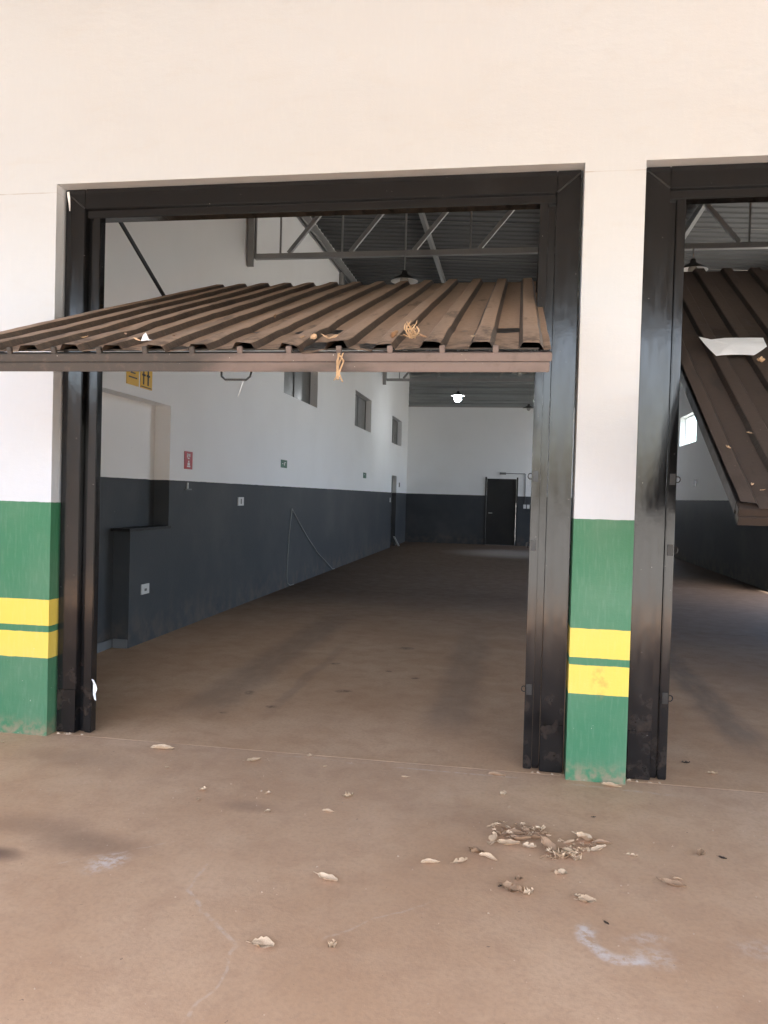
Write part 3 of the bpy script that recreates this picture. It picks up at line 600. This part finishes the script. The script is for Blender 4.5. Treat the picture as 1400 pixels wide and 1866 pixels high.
tag(strips('straw_shred', 'straw', pl, 0.007), 'orange straw shred dangling from the front edge of the left door', 'straw')
base = MA @ Vector((-1.105, 0.0, -0.122)); tag(strips('cobweb_thread', 'white', [[base + Vector((-0.022 * f, 0.0, -0.07 * f)) for f in (0, .4, .8, 1)]], 0.0016), 'pale cobweb thread dangling under the pull handle', 'thread')
tag(strips('torn_strip', 'paper', [[(-2.495, 0.098, 0.335), (-2.478, 0.092, 0.31), (-2.472, 0.088, 0.275), (-2.478, 0.09, 0.25), (-2.468, 0.085, 0.215)]], 0.022), 'torn white strip stuck low on the inner edge of the left door jamb', 'paper')
tag(strips('tape_scrap', 'paper', [[(-2.705, 0.0765, 3.275), (-2.700, 0.0755, 3.24), (-2.694, 0.075, 3.20), (-2.692, 0.0755, 3.16)]], 0.017), 'grey white tape scrap at the top left corner of the left door frame', 'tape')
def sheet_paper(name, M_, poly, nz, label, cat, fold=0.004):
    bm = bmesh.new(); c = Vector((sum(p[0] for p in poly) / len(poly), sum(p[1] for p in poly) / len(poly)))
    ctr = bm.verts.new(M_ @ Vector((c.x, c.y, nz + fold))); vs = []
    P2 = []
    for (a, b), (a2, b2) in zip(poly, poly[1:] + poly[:1]):
        for f in (0, .33, .66): P2.append((a + (a2 - a) * f, b + (b2 - b) * f))
    mid = []
    for x, s in P2:
        vs.append(bm.verts.new(M_ @ Vector((x, s, nz + fold * 0.9 * noise.noise(Vector((x * 15, s * 15, 2)))))))
        mid.append(bm.verts.new(M_ @ Vector(((x + c.x) / 2, (s + c.y) / 2, nz + fold * (0.6 + noise.noise(Vector((x * 9, s * 9, 5))))))))
    n = len(vs)
    for i in range(n):
        bm.faces.new((vs[i], vs[(i + 1) % n], mid[(i + 1) % n], mid[i])); bm.faces.new((mid[i], mid[(i + 1) % n], ctr))
    o = obj(name, bm, 'paper'); md = o.modifiers.new('thick', 'SOLIDIFY'); md.thickness = 0.0008; return tag(o, label, cat)
sheet_paper('paper_sheet', MB_, [(1.015, 1.79), (1.07, 1.745), (1.15, 1.77), (1.36, 1.775), (1.345, 1.63), (1.25, 1.50), (1.14, 1.515), (1.055, 1.495), (1.035, 1.60)], 0.039, 'crumpled white sheet of paper lying on the dark right door', 'paper', 0.006)
bm = bmesh.new(); P0 = MA @ Vector((-1.53, 0.03, 0.03))
vs = [bm.verts.new(P0 + Vector(p) * 0.72) for p in ((-.022, 0, 0), (.016, -.006, 0.002), (.022, .01, .012), (.004, .006, .05), (-.012, .004, .034), (.05, .0, .004), (.03, -.01, .0))]
for f in ((0, 1, 3, 4), (1, 2, 3), (1, 6, 5, 2)): bm.faces.new([vs[i] for i in f])
tag(obj('paper_scrap', bm, 'paper'), 'small upright white paper scrap on the front edge of the left door', 'paper')

# ------------------------------------------------------------------ dry leaves
def leaf_mesh(seed, wide, curl, ragged=0.0, bend=0.6, stem=True):
    """curled dry leaf, unit length along x, lowest point at z = 0"""
    r = random.Random(seed); bm = bmesh.new(); G = []; n = 9; J = (-1, -.6, -.25, 0, .25, .6, 1); tw = r.uniform(-.7, .7); sk = r.uniform(-.1, .1)
    for i in range(n + 1):
        t = i / n; hw = 0.5 * wide * math.sin(math.pi * (0.03 + 0.94 * t ** r.uniform(.9, 1.05))) ** 0.75
        a = bend * (t - 0.5); cx = (math.sin(a) / bend) if bend else t - .5; cz = (1 - math.cos(a)) / bend if bend else 0
        row = []
        for j in J:
            k = hw * (1 + ragged * r.uniform(-1, .5) * (abs(j) > .5)); ang = curl * j; rad = k / max(curl, .2)
            y = rad * math.sin(ang); z = rad * (1 - math.cos(ang)) + 0.10 * hw * (abs(j) < .1) * -1
            y, z = y * math.cos(tw * (t - .5)) - z * math.sin(tw * (t - .5)), y * math.sin(tw * (t - .5)) + z * math.cos(tw * (t - .5))
            p = Vector((cx, y + sk * math.sin(4 * t), z + cz)); p += Vector((0, 0, 1)) * (0.16 * wide * noise.noise(Vector((t * 4.5, j * 2.2, seed))) + 0.06 * wide * noise.noise(Vector((t * 11, j * 5, seed + 3))))
            row.append(bm.verts.new(p))
        G.append(row)
    for ia, (a, b) in enumerate(zip(G, G[1:])):
        for j in range(len(J) - 1):
            if ragged > .3 and j in (0, len(J) - 2) and r.random() < ragged * .6: continue
            bm.faces.new((a[j], a[j + 1], b[j + 1], b[j]))
    bmesh.ops.delete(bm, geom=[v for v in bm.verts if not v.link_faces], context='VERTS')
    if stem: bar(bm, G[0][3].co.copy(), G[0][3].co + Vector((-.22, r.uniform(-.08, .08), .04)), .02, .02)
    zmin = min(v.co.z for v in bm.verts)
    for v in bm.verts: v.co.z -= zmin
    bmesh.ops.recalc_face_normals(bm, faces=bm.faces)
    me = bpy.data.meshes.new('leaf'); bm.to_mesh(me); bm.free()
    for p in me.polygons: p.use_smooth = True
    return me
LM = {}
def leaf(x, y, L, m='leaf', kind=None, ang=None, z=0.003, label=None, group='dry leaves on the concrete', tilt=0.0, name='dry_leaf'):
    kind = random.randrange(6) if kind is None else kind
    if (kind, m) not in LM:
        me = leaf_mesh(kind * 7 + 3, (0.50, 0.66, 0.42, 0.8, 0.85, 0.95)[kind], (1.0, 0.8, 1.6, 0.5, 1.5, 0.7)[kind], (0.1, 0.35, 0.3, 0.15, 0.8, 0.35)[kind], (0.9, 0.5, 0.4, 0.7, 1.8, 0.6)[kind], kind in (0, 1, 3, 5)); me.materials.append(M[m]); LM[kind, m] = me
    o = bpy.data.objects.new(name, LM[kind, m]); COL.objects.link(o)
    o.location = (x, y, z); o.scale = (L, L, L); o.rotation_euler = (tilt * random.uniform(-1, 1), tilt * random.uniform(-1, 1), random.uniform(0, 6.28) if ang is None else ang)
    return tag(o, label or 'tiny dry leaf crumb scattered on the dusty concrete', 'leaf', group)
big = [(-1.958, -0.070, .131, 'leaf', 2, 0.25, 'long pale curled leaf just outside the left end of the threshold'), (-1.387, -0.139, .085, 'leaf', 0, 0.7, 'pale pointed leaf outside the threshold, second from the left jamb'),
    (-0.670, -1.361, .09, 'leaf', 0, -0.35, 'white bent leaf lying alone left of the leaf pile'), (-0.775, -1.838, .075, 'leaf', 3, 0.1, 'round pale leaf lying alone nearest the lower edge'),
    (-0.553, -1.794, .045, 'leaf', 4, 1.2, 'small crumpled leaf right of the round pale leaf'), (-0.295, -1.132, .077, 'leaf', 2, 0.35, 'thin pale leaf left of the leaf pile'),
    (0.536, -0.877, .047, 'leaf', 1, 0.0, 'short pale leaf just right of the leaf pile'), (0.826, -0.796, .058, 'leaf_brown', 4, 1.0, 'crumpled tan leaf farthest right before the right doorway'),
    (0.660, -1.113, .092, 'leaf_brown', 0, -0.4, 'brown slender leaf right of the pile, below the crumpled tan one'), (0.689, -1.048, .035, 'leaf', 2, -0.2, 'tiny pale leaf above the brown slender leaf at right'),
    (0.313, -1.308, .067, 'leaf', 3, 0.2, 'pale broad leaf between the pile and the white paint arc'), (0.287, -1.275, .035, 'leaf', 1, 0.1, 'small leaf touching the broad leaf above the paint arc'),
    (0.033, -1.287, .080, 'leaf_brown', 5, -0.5, 'brown oval leaf in front of the leaf pile'), (0.095, -1.298, .055, 'leaf', 4, 0.5, 'crumpled pale leaf right beside the brown oval leaf'),
    (0.061, -1.188, .034, 'leaf_brown', 5, 0.8, 'small round brown leaf behind the brown oval leaf'), (-0.770, -0.520, .060, 'leaf', 4, 0.3, 'small crumpled pale leaf midway between threshold and pile'),
    (-0.822, -0.719, .057, 'leaf', 2, 0.0, 'thin flat leaf just in front of the small crumpled pale leaf'), (-0.051, -0.039, .09, 'leaf_brown', 2, 0.0, 'tan leaf litter strip at the threshold beside right jamb'),
    (-0.015, -0.309, .051, 'leaf', 4, 0.9, 'crumpled leaf between the right jamb and the leaf pile'), (1.022, 0.435, .05, 'leaf_dark', 1, 0.2, 'dark curled leaf inside the right doorway'),
    (1.132, 0.278, .057, 'leaf', 1, 0.1, 'pale leaf just inside the right doorway'), (0.548, -0.060, .10, 'leaf', 2, -0.12, 'pale flat strip at the foot of the striped pier'),
    (0.228, -1.109, .055, 'leaf', 5, 0.4, 'round pale leaf at the near tip of the leaf pile'), (0.915, -0.812, .035, 'leaf_dark', 0, -0.5, 'dark narrow leaf right of the crumpled tan leaf'),
    (0.367, -1.450, .026, 'leaf_dark', 0, -0.9, 'small black leaf just above the white paint arc'), (0.415, -0.493, .022, 'leaf_dark', 1, 0.3, 'black speck of leaf between the pier and the pile'), (-0.009, -1.262, .024, 'leaf_dark', 1, 0.9, 'black leaf tip at the left end of the brown oval leaf')]
for x, y, L, m, k, a, lab in big: leaf(x, y, L * 1.05, m, k, a, label=lab)
for x, y, L in ((-1.805, -0.342, .03), (-1.496, -0.599, .041), (-1.467, -0.723, .037), (-1.165, -0.564, .033), (-1.101, -0.779, .036), (-1.108, 0.02, .038), (-0.984, -0.120, .030), (-2.890, -0.185, .031), (-0.531, -0.182, .041), (0.19, -0.42, .02), (0.02, -0.47, .03), (-0.35, -0.75, .02)): leaf(x, y, L)
pile = [(-0.116, -1.000, .070, 'leaf_brown', 5, 0.9), (-0.172, -1.104, .054, 'leaf', 1, 0.3), (-0.062, -1.054, .078, 'leaf', 2, -0.4), (-0.045, -0.86, .075, 'leaf', 1, 1.3), (0.02, -0.90, .09, 'leaf', 0, 0.05), (0.07, -0.85, .10, 'leaf_brown', 0, -0.4), (0.12, -0.80, .10, 'leaf_brown', 1, -0.6), (0.04, -0.80, .11, 'leaf_brown', 2, -0.35),
        (0.19, -0.90, .10, 'leaf_brown', 0, -1.0), (0.24, -0.96, .08, 'leaf', 4, 0.3), (0.28, -0.93, .07, 'leaf', 3, 0.6), (0.30, -0.98, .06, 'leaf', 4, 1.1), (0.35, -0.76, .09, 'leaf', 5, 0.4), (0.42, -0.80, .08, 'leaf_brown', 2, 0.1), (0.40, -0.87, .07, 'leaf', 0, 0.5), (0.29, -0.80, .06, 'leaf', 2, 0.2), (0.11, -0.90, .06, 'leaf', 1, -0.5)]
for i, (x, y, L, m, k, a) in enumerate(pile): leaf(x, y, L * 1.12, m, k, a, z=0.004 + 0.004 * (i % 3), tilt=0.35, label='dry leaf in the swept heap before the striped pier', group='leaves of the swept heap')
rp = random.Random(5)
for i in range(95):
    c = rp.choice(((0.06, -0.72, .10, .05), (0.0, -0.78, .07, .06), (0.27, -0.95, .06, .06), (0.14, -0.74, .06, .03), (0.30, -0.88, .08, .07), (0.20, -0.98, .05, .03)))
    leaf(c[0] + rp.gauss(0, 1) * c[2] * .6, c[1] + rp.gauss(0, 1) * c[3] * .6, rp.uniform(.016, .036), rp.choice(('leaf', 'leaf', 'leaf', 'leaf_brown')), rp.randrange(6), rp.uniform(0, 6.28), z=rp.uniform(.003, .026), label='small leaf fragment in the swept heap before the striped pier', group='leaf fragments of the swept heap', tilt=0.5, name='leaf_fragment')
# debris caught on the front edge of the left door
for x, s, L, m in ((-1.83, 0.09, .04, 'leaf'), (-1.56, 0.02, .035, 'leaf'), (-0.86, 0.05, .03, 'leaf'), (-0.82, 0.07, .035, 'leaf'), (-0.77, 0.06, .04, 'leaf'), (-0.73, 0.05, .05, 'leaf'), (-1.44, 0.12, .03, 'leaf_brown'), (-1.70, 0.20, .03, 'leaf_brown'), (-0.49, 0.10, .05, 'leaf_brown'), (-0.38, 0.07, .04, 'leaf_brown'), (-0.18, 0.05, .025, 'leaf'), (-1.2, 0.8, .03, 'leaf_brown')):
    p = MA @ Vector((x, s, 0.036)); o = leaf(p.x, p.y, L, m, z=p.z, label='leaf scrap caught on top of the left door near its front edge', group='leaf scraps on the left door', tilt=0.5, name='leaf_scrap')
for x, s, L in ((1.267, 1.42, .05), (1.02, 0.56, .03), (0.93, 0.10, .02), (0.96, 0.06, .02), (0.90, 0.42, .03)):
    p = MB_ @ Vector((x, s, 0.036)); leaf(p.x, p.y, L, 'leaf', z=p.z, label='leaf scrap caught on the dark right door', group='leaf scraps on the right door', tilt=0.6, name='leaf_scrap')

# ------------------------------------------------------------------ loose grit over the apron (uncountable)
bm = bmesh.new(); rg = random.Random(11)
for i in range(300):
    x = rg.uniform(-3.2, 1.8); y = rg.uniform(-2.6, 0.9) if i % 3 else rg.gauss(-0.8, 0.4)
    if 0.0 < y < 0.25 or (y > 0 and x < -2.4) or (0 < y and 0.1 < x < 0.9): continue
    r = rg.uniform(.0015, .0042) * (1.6 if rg.random() < .08 else 1); a = rg.uniform(0, 6.28)
    b_ = [bm.verts.new((x + r * math.cos(a + k * 2.1) * rg.uniform(.6, 1.4), y + r * math.sin(a + k * 2.1) * rg.uniform(.6, 1.4), 0.0005)) for k in range(3)]
    tp = bm.verts.new((x, y, r * 0.8 + .0006)); bm.faces.new(b_)
    for k in range(3): bm.faces.new((b_[k], b_[(k + 1) % 3], tp))
gr = obj('grit', bm, 'chip'); gr['kind'] = 'stuff'; tag(gr, 'pale grit scattered over the dusty concrete', 'grit')
